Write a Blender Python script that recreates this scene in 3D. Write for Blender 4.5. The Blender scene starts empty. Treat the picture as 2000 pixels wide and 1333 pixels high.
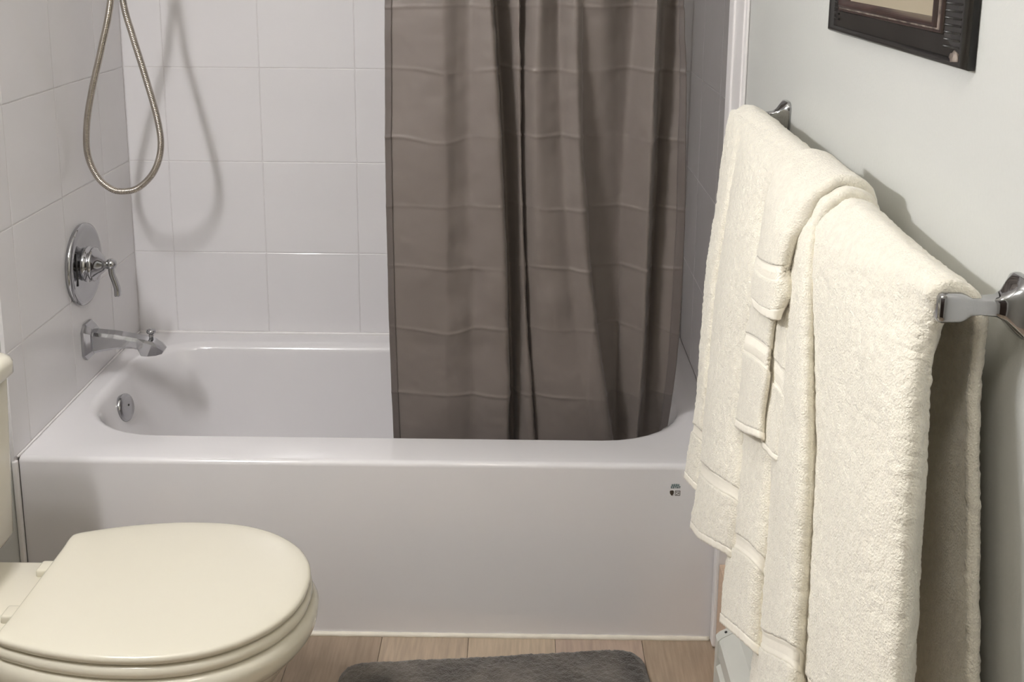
import bpy, bmesh, math, random
import numpy as np
from mathutils import Vector, Matrix

random.seed(7)
RNG = np.random.default_rng(7)
SC = bpy.context.scene
COL = SC.collection

# ------------------------------------------------------------------ camera
F_PX, PPX, PPY = 2143.928, 1000.0, 329.44          # focal length / principal point for a 2000 x 1333 frame
CAM = np.array([1.0700, -2.1580, 1.5050])
PITCH, YAW, ROLL = np.radians([11.783, -0.478, 0.462])
FW = np.array([math.sin(YAW)*math.cos(PITCH), math.cos(YAW)*math.cos(PITCH), -math.sin(PITCH)])
_r = np.array([math.cos(YAW), -math.sin(YAW), 0.0]); _u = np.cross(_r, FW)
RT = math.cos(ROLL)*_r + math.sin(ROLL)*_u
UP = -math.sin(ROLL)*_r + math.cos(ROLL)*_u
cam = bpy.data.cameras.new('camera')
cam.sensor_fit = 'HORIZONTAL'; cam.sensor_width = 36.0; cam.lens = F_PX/2000*36.0
cam.shift_y = (PPY-666.5)/2000; cam.clip_start = 0.02
cam_ob = bpy.data.objects.new('camera', cam); COL.objects.link(cam_ob)
m = Matrix.Identity(4)
for i in range(3):
    m[i][0], m[i][1], m[i][2], m[i][3] = RT[i], UP[i], -FW[i], CAM[i]
cam_ob.matrix_world = m
SC.camera = cam_ob

def at(px, py, axis, v):
    """survey helper: the world point on the plane axis = v that was measured at a photo position"""
    d = FW*F_PX + RT*(px-PPX) + UP*(PPY-py)
    return CAM + (v-CAM[axis])/d[axis]*d

# ------------------------------------------------------------------ world, exposure
w = bpy.data.worlds.new('world'); SC.world = w; w.use_nodes = True
w.node_tree.nodes['Background'].inputs[0].default_value = (0.5, 0.5, 0.52, 1)
w.node_tree.nodes['Background'].inputs[1].default_value = 0.05
SC.view_settings.view_transform = 'Standard'; SC.view_settings.look = 'None'
SC.view_settings.gamma = 1.0; SC.view_settings.use_curve_mapping = False
SC.view_settings.exposure = 1.47
SC.cycles.use_denoising = True
SC.cycles.max_bounces = 10; SC.cycles.diffuse_bounces = 6; SC.cycles.glossy_bounces = 5
SC.cycles.sample_clamp_indirect = 6.0

BULB = 100.0         # emission of the vanity globes
CEIL_FILL = 8.5          # emission of the added ceiling fill light

W, D, H = 1.524, 0.768, 0.4135                      # alcove width, depth, tub rim height
CZ, YF = 2.44, -3.1                                 # ceiling height, wall behind the camera

# ------------------------------------------------------------------ materials
def srgb(r, g, b):
    f = lambda c: (c/255/12.92) if c/255 <= 0.04045 else ((c/255+0.055)/1.055)**2.4
    return (f(r), f(g), f(b), 1)

def mat(name, col, rough=0.5, metal=0.0, var=0.0, vscale=8.0, bump=0.0, bscale=60.0, bdist=0.002,
        coat=0.0, sheen=0.0, stretch=None, detail=4.0, emit=None, spec=0.5, trans=0.0, rvar=0.0, col2=None, sss=0.0):
    mt = bpy.data.materials.new(name); mt.use_nodes = True
    nt = mt.node_tree; N, L = nt.nodes, nt.links
    b = N['Principled BSDF']
    b.inputs['Base Color'].default_value = col
    b.inputs['Roughness'].default_value = rough
    b.inputs['Metallic'].default_value = metal
    b.inputs['Coat Weight'].default_value = coat
    b.inputs['Coat Roughness'].default_value = 0.08
    b.inputs['Sheen Weight'].default_value = sheen
    b.inputs['Specular IOR Level'].default_value = spec
    tc = N.new('ShaderNodeTexCoord'); mp = N.new('ShaderNodeMapping')
    L.new(tc.outputs['Object'], mp.inputs['Vector'])
    if stretch: mp.inputs['Scale'].default_value = stretch
    if var or col2:
        n = N.new('ShaderNodeTexNoise'); n.inputs['Scale'].default_value = vscale; n.inputs['Detail'].default_value = detail
        L.new(mp.outputs[0], n.inputs['Vector'])
        r = N.new('ShaderNodeValToRGB')
        c2 = col2 or tuple(c*(1-var) for c in col[:3])+(1,)
        c1 = col if col2 else tuple(min(1, c*(1+var*0.6)) for c in col[:3])+(1,)
        r.color_ramp.elements[0].position = 0.32; r.color_ramp.elements[1].position = 0.68
        r.color_ramp.elements[0].color = c2; r.color_ramp.elements[1].color = c1
        L.new(n.outputs['Fac'], r.inputs['Fac']); L.new(r.outputs['Color'], b.inputs['Base Color'])
        if rvar:
            mr = N.new('ShaderNodeMapRange'); mr.inputs['To Min'].default_value = rough-rvar; mr.inputs['To Max'].default_value = rough+rvar
            L.new(n.outputs['Fac'], mr.inputs['Value']); L.new(mr.outputs[0], b.inputs['Roughness'])
    if bump:
        n2 = N.new('ShaderNodeTexNoise'); n2.inputs['Scale'].default_value = bscale; n2.inputs['Detail'].default_value = 3.0
        L.new(mp.outputs[0], n2.inputs['Vector'])
        bp = N.new('ShaderNodeBump'); bp.inputs['Strength'].default_value = bump; bp.inputs['Distance'].default_value = bdist
        L.new(n2.outputs['Fac'], bp.inputs['Height']); L.new(bp.outputs[0], b.inputs['Normal'])
    if emit:
        b.inputs['Emission Color'].default_value = emit[0]; b.inputs['Emission Strength'].default_value = emit[1]
    if trans:
        tr = N.new('ShaderNodeBsdfTranslucent'); tr.inputs['Color'].default_value = col
        mx = N.new('ShaderNodeMixShader'); mx.inputs[0].default_value = trans
        out = N['Material Output']
        L.new(b.outputs[0], mx.inputs[1]); L.new(tr.outputs[0], mx.inputs[2]); L.new(mx.outputs[0], out.inputs['Surface'])
    return mt

M = {}
M['tile'] = mat('glazed_tile', srgb(228, 226, 227), 0.26, var=0.02, vscale=3, bump=0.25, bscale=9, bdist=0.004, coat=0.3)
M['grout'] = mat('grout', srgb(216, 213, 213), 0.85, var=0.05, vscale=60)
M['tub'] = mat('tub_enamel', srgb(229, 227, 228), 0.16, var=0.012, vscale=2, coat=0.4, bump=0.06, bscale=6, bdist=0.004)
M['caulk'] = mat('caulk', srgb(236, 230, 216), 0.45, var=0.08, vscale=25, bump=0.5, bscale=60)
M['paint'] = mat('wall_paint', srgb(201, 202, 198), 0.42, var=0.015, vscale=3, bump=0.35, bscale=170, bdist=0.0012, spec=0.4)
M['ceiling'] = mat('ceiling_paint', srgb(232, 230, 224), 0.9, bump=0.2, bscale=120)
M['trim'] = mat('white_trim', srgb(236, 233, 232), 0.3, var=0.015, vscale=6)
M['chrome'] = mat('chrome', (0.47, 0.47, 0.48, 1), 0.07, metal=1.0, var=0.05, vscale=10)
M['hose'] = mat('brushed_nickel', (0.50, 0.455, 0.40, 1), 0.24, metal=1.0, var=0.10, vscale=40)
M['dark'] = mat('dark_recess', (0.012, 0.011, 0.011, 1), 0.6, var=0.1)
M['curtain'] = mat('curtain_cloth', srgb(117, 108, 102), 0.62, var=0.03, vscale=5, bump=0.12, bscale=900, bdist=0.0006, sheen=0.15, trans=0.07)
M['hemcloth'] = mat('doubled_curtain_cloth', srgb(96, 88, 84), 0.62, var=0.03, vscale=5, bump=0.12, bscale=900, bdist=0.0006, sheen=0.15)
M['china'] = mat('bone_china', srgb(221, 216, 199), 0.12, var=0.01, vscale=3, coat=0.5)
M['seat'] = mat('bone_plastic', srgb(221, 216, 199), 0.2, var=0.012, vscale=3, coat=0.25)
M['towel'] = mat('terry_cotton', srgb(242, 237, 222), 0.95, var=0.07, vscale=120, bump=0.8, bscale=420, bdist=0.003, sheen=0.5, detail=5)
M['band'] = mat('woven_band', srgb(243, 238, 225), 0.75, var=0.02, vscale=60, bump=0.25, bscale=700, bdist=0.001, sheen=0.2)
M['mat'] = mat('mat_pile', srgb(114, 107, 98), 0.95, col2=srgb(56, 51, 45), vscale=10, bump=0.9, bscale=330, bdist=0.004, sheen=0.35, detail=6)  # blotches: sheen of the nap, painted as two pile colours
M['frame'] = mat('black_wood', srgb(34, 32, 31), 0.35, var=0.35, vscale=25, coat=0.2)
M['bead'] = mat('dark_red_wood', srgb(62, 42, 38), 0.3, col2=srgb(42, 28, 26), vscale=30, coat=0.2)
M['worn'] = mat('worn_gilt', srgb(150, 138, 128), 0.5, col2=srgb(60, 50, 46), vscale=60)
M['sheet'] = mat('beige_sheet', srgb(166, 155, 134), 0.5, var=0.03, vscale=3, coat=0.6)
M['heater'] = mat('heater_enamel', srgb(222, 222, 214), 0.35, var=0.02, vscale=5)
M['wood'] = mat('raw_wood', srgb(214, 188, 164), 0.6, var=0.12, vscale=30, stretch=(1, 6, 6))
M['ink_teal'] = mat('teal_print', srgb(96, 122, 124), 0.6, var=0.03)
M['ink_dark'] = mat('dark_print', srgb(74, 62, 50), 0.6, var=0.03)
M['globe'] = mat('opal_globe', (0.9, 0.9, 0.9, 1), 0.3, emit=((1.0, 0.985, 1.0, 1), BULB))
M['diffuser'] = mat('ceiling_fill_diffuser', (0.9, 0.9, 0.9, 1), 0.4, emit=((1.0, 0.93, 0.84, 1), CEIL_FILL))
PLANK = []
for i, c in enumerate([(178, 160, 140), (166, 148, 128), (188, 170, 148), (158, 140, 122), (180, 160, 144)]):
    PLANK.append(mat('vinyl_plank_%d' % i, srgb(*c), 0.42, var=0.16, vscale=14, stretch=(9, 0.7, 1), bump=0.15, bscale=60, detail=6))

# ------------------------------------------------------------------ mesh helpers
def mesh_ob(name, verts, faces, material, parent=None, smooth=False, base=(0, 0, 0), me=None):
    if me is None:
        me = bpy.data.meshes.new(name)
        v = np.asarray(verts, dtype=float) - np.asarray(base, dtype=float)
        me.from_pydata([tuple(p) for p in v], [], [tuple(f) for f in faces])
        me.materials.append(M[material] if isinstance(material, str) else material)
        if smooth: me.polygons.foreach_set('use_smooth', [True]*len(me.polygons))
        me.update()
    o = bpy.data.objects.new(name, me); COL.objects.link(o)
    if parent is not None: o.parent = parent
    return o

class Thing:
    def __init__(s, name, base, label, cat, group=None):
        s.base = np.array(base, dtype=float)
        s.o = bpy.data.objects.new(name, None); COL.objects.link(s.o)
        s.o.location = base; s.o.empty_display_size = 0.05
        s.o['label'] = label; s.o['category'] = cat
        if group: s.o['group'] = group
    def add(s, name, geo, material, smooth=True, under=None, label=None):
        o = mesh_ob(name, geo[0], geo[1], material, under or s.o, smooth, s.base)
        if label: o['label'] = label
        return o

def structure(name, geo, material, smooth=False, label=None):
    o = mesh_ob(name, geo[0], geo[1], material, None, smooth)
    o['kind'] = 'structure'
    if label: o['label'] = label
    return o

def join(*geos):
    V, Fc, n = [], [], 0
    for v, f in geos:
        V.extend([tuple(p) for p in v]); Fc.extend([tuple(i+n for i in q) for q in f]); n += len(v)
    return V, Fc

def box(x0, x1, y0, y1, z0, z1, bev=0.0, seg=2):
    if not bev:
        v = [(x0,y0,z0),(x1,y0,z0),(x1,y1,z0),(x0,y1,z0),(x0,y0,z1),(x1,y0,z1),(x1,y1,z1),(x0,y1,z1)]
        return v, [(0,3,2,1),(4,5,6,7),(0,1,5,4),(1,2,6,5),(2,3,7,6),(3,0,4,7)]
    bm = bmesh.new(); bmesh.ops.create_cube(bm, size=1.0)
    for q in bm.verts:
        q.co = Vector(((x0+x1)/2+q.co.x*(x1-x0), (y0+y1)/2+q.co.y*(y1-y0), (z0+z1)/2+q.co.z*(z1-z0)))
    bmesh.ops.bevel(bm, geom=bm.edges[:], offset=bev, segments=seg, profile=0.5, affect='EDGES')
    bm.verts.index_update()
    g = ([tuple(q.co) for q in bm.verts], [tuple(q.index for q in f.verts) for f in bm.faces]); bm.free()
    return g

def loft(rings, closed=True, cap0=False, cap1=False):
    V, Fc = [], []; n = len(rings[0])
    for r in rings: V.extend([tuple(p) for p in r])
    for i in range(len(rings)-1):
        for j in range(n if closed else n-1):
            k = (j+1) % n
            Fc.append((i*n+j, i*n+k, (i+1)*n+k, (i+1)*n+j))
    if cap0: Fc.append(tuple(range(n))[::-1])
    if cap1: Fc.append(tuple((len(rings)-1)*n+j for j in range(n)))
    return V, Fc

def lathe(profile, centre, axis, n=40, cap0=True, cap1=True):
    """profile: (distance along axis, radius)"""
    a = np.array(axis, float); a /= np.linalg.norm(a)
    t = np.array([0, 0, 1.0]) if abs(a[2]) < 0.9 else np.array([1.0, 0, 0])
    e1 = np.cross(a, t); e1 /= np.linalg.norm(e1); e2 = np.cross(a, e1)
    rings = []
    for h, r in profile:
        rings.append([np.array(centre)+a*h+(e1*math.cos(q)+e2*math.sin(q))*r for q in np.linspace(0, 2*math.pi, n, endpoint=False)])
    return loft(rings, True, cap0, cap1)

def catmull(P, n, closed=False):
    P = np.asarray(P, float); out = []
    m_ = len(P)
    idx = range(m_ if closed else m_-1)
    for i in idx:
        if closed: p0, p1, p2, p3 = P[i-1], P[i], P[(i+1) % m_], P[(i+2) % m_]
        else:
            p1, p2 = P[i], P[i+1]
            p0 = P[i-1] if i else 2*p1-p2
            p3 = P[i+2] if i+2 < m_ else 2*p2-p1
        for k in range(n):
            t = k/n
            out.append(0.5*((2*p1)+(p2-p0)*t+(2*p0-5*p1+4*p2-p3)*t*t+(3*p1-p0-3*p2+p3)*t**3))
    if not closed: out.append(P[-1])
    return np.array(out)

def tube(path, radius, n=12, cap=True, square=None):
    path = np.asarray(path, float); rings = []
    rad = radius if hasattr(radius, '__len__') else [radius]*len(path)
    T = np.gradient(path, axis=0); T /= np.linalg.norm(T, axis=1)[:, None]
    ref = np.array([0, 1.0, 0]) if abs(T[0][1]) < 0.9 else np.array([0, 0, 1.0])
    e1 = np.cross(T[0], ref); e1 /= np.linalg.norm(e1)
    for i, p in enumerate(path):
        e1 = e1-T[i]*(e1@T[i]); e1 /= np.linalg.norm(e1); e2 = np.cross(T[i], e1)
        rings.append([p+(e1*math.cos(q)+e2*math.sin(q))*rad[i] for q in np.linspace(0, 2*math.pi, n, endpoint=False)])
    return loft(rings, True, cap, cap)

def rrect(x0, x1, y0, y1, radii, z, ns=12, nc=10):
    """rounded rectangle ring; radii for corners (x0y0, x1y0, x1y1, x0y1)"""
    pts = []
    cs = [((x0, y0), (1, 1), math.pi, radii[0]), ((x1, y0), (-1, 1), 1.5*math.pi, radii[1]),
          ((x1, y1), (-1, -1), 0.0, radii[2]), ((x0, y1), (1, -1), 0.5*math.pi, radii[3])]
    corner = []
    for (c, s, a0, r) in cs:
        cx, cy = c[0]+s[0]*r, c[1]+s[1]*r
        corner.append([(cx+r*math.cos(a0+t*math.pi/2), cy+r*math.sin(a0+t*math.pi/2)) for t in np.linspace(0, 1, nc)])
    for i in range(4):
        pts.extend(corner[i])
        a, b = corner[i][-1], corner[(i+1) % 4][0]
        for t in np.linspace(0, 1, ns+2)[1:-1]:
            pts.append((a[0]+(b[0]-a[0])*t, a[1]+(b[1]-a[1])*t))
    return [(p[0], p[1], z) for p in pts]

def grid_faces(nr, nc):
    i, j = np.meshgrid(np.arange(nr-1), np.arange(nc-1), indexing='ij')
    a = (i*nc+j).ravel()
    return np.stack([a, a+1, a+nc+1, a+nc], 1)

def grid_ob(name, P, material, parent=None, base=(0, 0, 0), flip=False):
    nr, nc = P.shape[:2]
    f = grid_faces(nr, nc)
    if flip: f = f[:, ::-1]
    me = bpy.data.meshes.new(name)
    v = (P.reshape(-1, 3)-np.asarray(base)).astype(np.float32)
    me.vertices.add(len(v)); me.vertices.foreach_set('co', v.ravel())
    me.loops.add(f.size); me.loops.foreach_set('vertex_index', f.ravel().astype(np.int32))
    me.polygons.add(len(f)); me.polygons.foreach_set('loop_start', np.arange(0, f.size, 4, dtype=np.int32))
    me.polygons.foreach_set('use_smooth', np.ones(len(f), dtype=bool))
    me.materials.append(M[material]); me.update(calc_edges=True); me.validate()
    o = bpy.data.objects.new(name, me); COL.objects.link(o)
    if parent is not None: o.parent = parent
    return o

def vnoise(P, scale, seed=0):
    """smooth value noise on an (n,3) array, range about -1..1"""
    q = P*scale+seed*17.31
    i = np.floor(q).astype(np.int64); f = q-i; f = f*f*(3-2*f)
    def h(a, b, c):
        n = (a*374761393+b*668265263+c*2147483647+seed*974711) & 0x7fffffff
        n = ((n ^ (n >> 13))*1274126177) & 0x7fffffff
        n = n ^ (n >> 16)
        return (n & 0xffff)/32767.5-1
    r = 0
    for dx in (0, 1):
        for dy in (0, 1):
            for dz in (0, 1):
                wt = (f[:, 0] if dx else 1-f[:, 0])*(f[:, 1] if dy else 1-f[:, 1])*(f[:, 2] if dz else 1-f[:, 2])
                r = r+wt*h(i[:, 0]+dx, i[:, 1]+dy, i[:, 2]+dz)
    return r

def grid_normals(P):
    a = np.gradient(P, axis=0); b = np.gradient(P, axis=1)
    n = np.cross(a, b); return n/(np.linalg.norm(n, axis=2)[..., None]+1e-12)

# ================================================================== the room
wall_left = structure('wall_left', box(-0.107, -0.007, YF, D+0.1, 0, CZ), 'paint')
wall_back = structure('wall_back', box(-0.007, W+0.007, D+0.0010, D+0.1, 0, CZ), 'grout')
wall_right = structure('wall_right', box(W, W+0.1, YF, D+0.1, 0, CZ), 'paint')
wall_front = structure('wall_front', box(-0.107, W+0.1, YF-0.1, YF, 0, CZ), 'paint')
ceiling = structure('ceiling', box(-0.107, W+0.1, YF-0.1, D+0.1, CZ, CZ+0.1), 'ceiling')
M['door'] = mat('added_walnut_door', srgb(58, 46, 40), 0.45, var=0.25, vscale=12, stretch=(6, 1, 0.6))
added_door_1 = structure('added_door_1', box(0.30, 1.36, YF+0.0005, YF+0.04, 0.001, 2.05, 0.004), 'door', label='added dark door slab behind the viewer, for dark reflections in the chrome')  # unseen dark slab, added so the chrome has something dark to reflect
kn = lathe([(0, 0.012), (0.03, 0.010), (0.035, 0.022), (0.055, 0.026), (0.07, 0.018), (0.073, 0.002)], (0.38, YF+0.04, 0.96), (0, 1, 0), 24)
mesh_ob('knob', kn[0], kn[1], 'chrome', added_door_1, True)
# grout beds of the side walls (thin coats the tiles sit in)
TL0, TR0 = -0.012, 0.215                            # where the tiling stops on the left / right wall
bed_l = structure('trim_1', box(-0.0071, -0.0010, TL0, D+0.007, H-0.02, CZ), 'grout', label='pale grout bed behind the left wall tiles')
bed_r = structure('trim_2', box(W-0.0012, W+0.0005, TR0, D+0.007, H-0.02, CZ), 'grout', label='pale grout bed behind the right wall tiles')

TILE = 0.257; G = 0.0018; TH = 0.007
_tile_cache = {}
def tile(parent, plane, a0, a1, z0, z1):
    """one glazed tile; plane: ('x', face, sign) or ('y', face, sign); a0..a1 along the wall"""
    ax, face, sg = plane
    wd, ht = a1-a0-G, z1-z0-G
    key = (ax, sg, round(wd, 4), round(ht, 4))
    if key not in _tile_cache:
        b = 0.0014; rings = []
        for ins, dep in ((0, 0), (0, TH-b), (b*0.35, TH-b*0.3), (b, TH)):
            ring = []
            for (p, q) in ((-1, -1), (1, -1), (1, 1), (-1, 1)):
                u, v = p*(wd/2-ins), q*(ht/2-ins)
                ring.append((sg*dep, u, v) if ax == 'x' else (u, sg*dep, v))
            rings.append(ring)
        me = bpy.data.meshes.new('tile')
        V, Fc = loft(rings, True, False, True)
        if (ax == 'x' and sg < 0) or (ax == 'y' and sg > 0): Fc = [f[::-1] for f in Fc]
        me.from_pydata(V, [], Fc); me.materials.append(M['tile']); me.update()
        _tile_cache[key] = me
    o = bpy.data.objects.new('tile', _tile_cache[key]); COL.objects.link(o); o.parent = parent
    c = (a0+a1)/2; z = (z0+z1)/2
    off = random.uniform(-0.0002, 0.0001)
    o.location = (face-sg*(TH+off), c, z) if ax == 'x' else (c, face-sg*(TH+off), z)
    o.rotation_euler = (random.uniform(-.0008, .0008), random.uniform(-.0008, .0008), random.uniform(-.0008, .0008))

rows = [H+0.004]+[1.1634+k*TILE for k in range(-2, 5)]
rows = [r for r in rows if r < CZ-0.03]+[CZ-0.004]
bx = [0.001]+[0.366+k*TILE for k in range(-1, 5)]+[W-0.003]
for z0, z1 in zip(rows[:-1], rows[1:]):
    for a0, a1 in zip(bx[:-1], bx[1:]): tile(wall_back, ('y', D, -1), a0, a1, z0, z1)
    ly = [TL0, 0.069, 0.326, 0.583, D-0.001]
    for a0, a1 in zip(ly[:-1], ly[1:]): tile(wall_left, ('x', 0.0, 1), a0, a1, z0, z1)
    ry = [TR0, 0.326, 0.583, D-0.001]
    for a0, a1 in zip(ry[:-1], ry[1:]): tile(wall_right, ('x', W-0.0019, -1), a0, a1, z0, z1)

# white edge trims of the alcove
structure('trim_3', join(box(W-0.0125, W-0.0005, 0.158, 0.212, H+0.001, CZ-0.001, 0.004), box(W-0.009, W-0.0005, 0.070, 0.159, H+0.001, CZ-0.001, 0.003),
                         box(W-0.006, W-0.0005, 0.050, 0.071, H+0.001, CZ-0.001, 0.002)), 'trim', label='white moulded vertical trim beside the right wall tiles')
structure('trim_4', box(W-0.030, W-0.0005, -0.034, -0.003, 0.002, H-0.004, 0.006), 'trim', label='white vertical trim strip at the right end of the tub apron')
structure('trim_5', box(-0.006, 0.0045, -0.016, -0.003, 0.002, H-0.003, 0.003), 'trim', label='white vertical trim strip at the left end of the tub apron')

# floor planks
floor = structure('floor', box(-0.107, W+0.1, YF, D+0.1, -0.05, -0.004), 'dark')
pw = 0.190; k = 0
x = 0.015-pw
while x < W+0.02:
    y = -0.001-[0.35, 0.95, 0.62, 1.1, 0.28, 0.8, 0.5, 1.0, 0.7, 0.4][k % 10]
    y1 = 0.0
    while y1 > YF:
        xa, xb = max(x, -0.006)+0.0004, min(x+pw, W)-0.0004
        if xb-xa > 0.02:
            g = box(xa, xb, max(y, YF)+0.0005, y1-0.0005, -0.004, 0.0, 0.0008, 1)
            mesh_ob('plank', g[0], g[1], PLANK[(k*2+int(-y1*3)) % 5], floor)
        y1 = y; y -= 1.2
    x += pw; k += 1

# caulk beads
def bead(p0, p1, r, seed, n=120):
    t = np.linspace(0, 1, n)[:, None]; P = np.array(p0)*(1-t)+np.array(p1)*t
    rr = r*(1+0.16*vnoise(P, 55, seed)+0.1*vnoise(P, 160, seed+3))
    return tube(P, rr, 8)
structure('trim_6', bead((0.015, -0.0015, 0.002), (W-0.03, -0.0015, 0.002), 0.0062, 1), 'caulk', True, 'uneven white caulk bead along the foot of the tub')
structure('trim_7', bead((0.004, D-0.002, H+0.002), (W-0.01, D-0.002, H+0.002), 0.0042, 2), 'trim', True, 'white caulk bead between tub rim and back wall tiles')
structure('trim_8', bead((0.001, 0.0, H+0.002), (0.001, D-0.004, H+0.002), 0.0030, 3), 'trim', True, 'white caulk bead between tub rim and left wall tiles')

# ================================================================== bathtub
def build_tub():
    t = Thing('bathtub', (W/2, D/2, 0), 'white alcove bathtub with a plain flat apron and rounded rim', 'bathtub')
    x0, x1, y0, y1 = 0.002, W-0.0025, 0.0, D-0.002
    rings = []
    def out(ins, z): rings.append(rrect(x0+ins*0.02, x1-ins*0.02, y0+ins, y1-ins*0.02, (0.003,)*4, z))
    out(0.0, 0.001); out(0.0, H-0.012)
    for a in np.linspace(15, 90, 6):
        out(0.012*(1-math.cos(math.radians(a))), H-0.012+0.012*math.sin(math.radians(a)))
    out(0.03, H)
    # rim of the basin, then down into it
    ox0, ox1, oy0, oy1 = 0.040, 1.490, 0.112, 0.706
    rad = np.array([0.22, 0.23, 0.20, 0.18])
    R0 = 0.026
    for a in np.linspace(0, 80, 8):
        s = R0*math.sin(math.radians(a)); dz = R0*(1-math.cos(math.radians(a)))
        rings.append(rrect(ox0+s*1.0, ox1-s*1.5, oy0+s*0.55, oy1-s, rad-s*0.6, H-dz))
    z_top = H-R0*(1-math.cos(math.radians(80)))
    L0 = np.array([ox0+R0*1.0, ox1-R0*1.5, oy0+R0*0.55, oy1-R0])
    L1 = np.array([0.150, 1.19, 0.165, 0.655])
    zb = 0.075
    for s in np.linspace(0.08, 1, 12):
        q = L0+(L1-L0)*s
        rings.append(rrect(q[0], q[1], q[2], q[3], rad*(1-0.25*s), z_top+(zb+0.045-z_top)*s))
    for a in np.linspace(15, 90, 6):
        s = 0.055*(1-math.cos(math.radians(a))); dz = 0.045*math.sin(math.radians(a))
        rings.append(rrect(L1[0]+s, L1[1]-s, L1[2]+s, L1[3]-s, rad*0.75-s*0.3, zb+0.045-dz))
    rings.append(rrect(0.45, 0.9, 0.33, 0.48, (0.05,)*4, zb-0.006))
    V, Fc = loft(rings, True, False, True)
    t.add('shell', (V, Fc), 'tub', True)
    # overflow plate on the sloping end
    c = np.array([0.0755, 0.404, 0.347]); ax = np.array([0.97, -0.16, 0.18]); ax /= np.linalg.norm(ax)
    pl = t.add('overflow_plate', lathe([(-0.016, 0.030), (0.004, 0.034), (0.009, 0.0355), (0.013, 0.0345), (0.0155, 0.031), (0.0165, 0.012), (0.0165, 0.001)], c, ax, 48), 'chrome', True, label='round chrome overflow plate')
    t.add('screw', lathe([(0.0160, 0.003), (0.0178, 0.0026), (0.018, 0.0008)], c+np.array([0, 0.006, 0.004]), ax, 12), 'dark', True, pl)
    # printed marks of the maker on the apron
    def patch(px, pz, w_, h_): return box(px-w_/2, px+w_/2, -0.0006, 0.0002, pz-h_/2, pz+h_/2)
    cx, cz = 1.4065, 0.3655
    g = []
    rs = random.Random(4)
    def glyph(ch, ox, oz, s):
        pat = {'A': ['010','101','111','101'], 'Q': ['111','101','111','011'], 'U': ['101','101','101','111'], 'I': ['010','010','010','010'],
               'S': ['111','100','011','111'], 'T': ['111','010','010','010'], 'L': ['100','100','100','111'], 'O': ['111','101','101','111'],
               'R': ['110','101','110','101'], 'E': ['111','110','100','111']}[ch]
        for r_, row in enumerate(pat):
            for c_, b_ in enumerate(row):
                if b_ == '1': g.append(patch(ox+(c_+0.5)*s, oz-(r_+0.5)*s, s, s))
    for i_, ch in enumerate('ASSU'): glyph(ch, cx-0.0085+i_*0.0043, cz+0.0052, 0.00115)
    for i_, ch in enumerate('ESTAT'): glyph(ch, cx-0.0100+i_*0.0043, cz-0.0003, 0.00115)
    t.add('printed_lettering', join(*g), 'ink_teal', False, label='tiny teal lettering printed on the apron')
    sh = [(-0.0048, 0.0045), (-0.002, 0.0056), (0.002, 0.0056), (0.0036, 0.004), (0.0036, -0.001), (0.001, -0.0062), (-0.0012, -0.006), (-0.0046, -0.001)]
    sx, sz = 1.3995, 0.3500
    V = [(sx+a, -0.0007, sz+b) for a, b in sh]+[(sx+a, 0.0, sz+b) for a, b in sh]; n = len(sh)
    t.add('printed_shield', (V, [tuple(range(n))]+[(i, (i+1) % n, n+(i+1) % n, n+i) for i in range(n)]), 'ink_dark', False, label='small dark shield mark')
    qx, qz = 1.4115, 0.3495
    sq = [patch(qx, qz+0.0052, 0.0105, 0.0009), patch(qx, qz-0.0052, 0.0105, 0.0009), patch(qx-0.005, qz, 0.0009, 0.0105), patch(qx+0.005, qz, 0.0009, 0.0105),
          patch(qx-0.002, qz+0.002, 0.003, 0.001), patch(qx+0.001, qz-0.001, 0.003, 0.001), patch(qx-0.002, qz-0.003, 0.002, 0.0014), patch(qx+0.0025, qz+0.0005, 0.001, 0.005)]
    t.add('printed_square', join(*sq), 'ink_dark', False, label='small outlined square mark')
build_tub()

# ================================================================== shower valve, spout, hose
VY, VZ = 0.405, 0.722
t = Thing('shower_valve', (0, VY, VZ), 'round chrome shower valve plate with bell hub and lever on the tiled wall', 'faucet')
t.add('escutcheon', lathe([(0.0, 0.098), (0.006, 0.1015), (0.011, 0.100), (0.014, 0.094), (0.0155, 0.088), (0.0145, 0.084), (0.0160, 0.060), (0.0175, 0.036), (0.0175, 0.002)], (0.0005, VY, VZ), (1, 0, 0), 72), 'chrome')
t.add('hub', lathe([(0.016, 0.044), (0.021, 0.044), (0.023, 0.032), (0.027, 0.032), (0.029, 0.041), (0.033, 0.042), (0.037, 0.039), (0.040, 0.033), (0.048, 0.026), (0.056, 0.019), (0.0585, 0.0165), (0.060, 0.0115), (0.068, 0.010)], (0, VY, VZ), (1, 0, 0), 48), 'chrome')
kx = 0.073
t.add('handle_knob', lathe([(-0.013, 0.002), (-0.0125, 0.006), (-0.010, 0.0105), (-0.005, 0.0128), (0, 0.0134), (0.005, 0.0128), (0.010, 0.0105), (0.0125, 0.006), (0.013, 0.002)], (kx, VY, VZ), (0.35, -0.1, 1), 28), 'chrome')
lp = catmull([(kx, VY-0.002, VZ-0.008), (kx+0.002, VY-0.003, VZ-0.024), (kx+0.009, VY-0.004, VZ-0.045), (kx+0.013, VY-0.004, VZ-0.062), (kx+0.013, VY-0.004, VZ-0.078)], 8)
rings = []
for i, p in enumerate(lp):
    s = i/(len(lp)-1); hx = 0.0065+0.0005*s; hy = 0.0075+0.003*s
    rings.append([(p[0]+hx*math.copysign(abs(math.cos(q))**0.6, math.cos(q)), p[1]+hy*math.copysign(abs(math.sin(q))**0.6, math.sin(q)), p[2]) for q in np.linspace(0, 2*math.pi, 20, endpoint=False)])
t.add('lever', loft(rings, True, True, True), 'chrome')
# temperature slot lines of the plate
t.add('indicator_slot', box(0.0150, 0.0172, VY-0.068, VY-0.063, VZ-0.036, VZ+0.046, 0.001, 1), 'dark', False)

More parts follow.
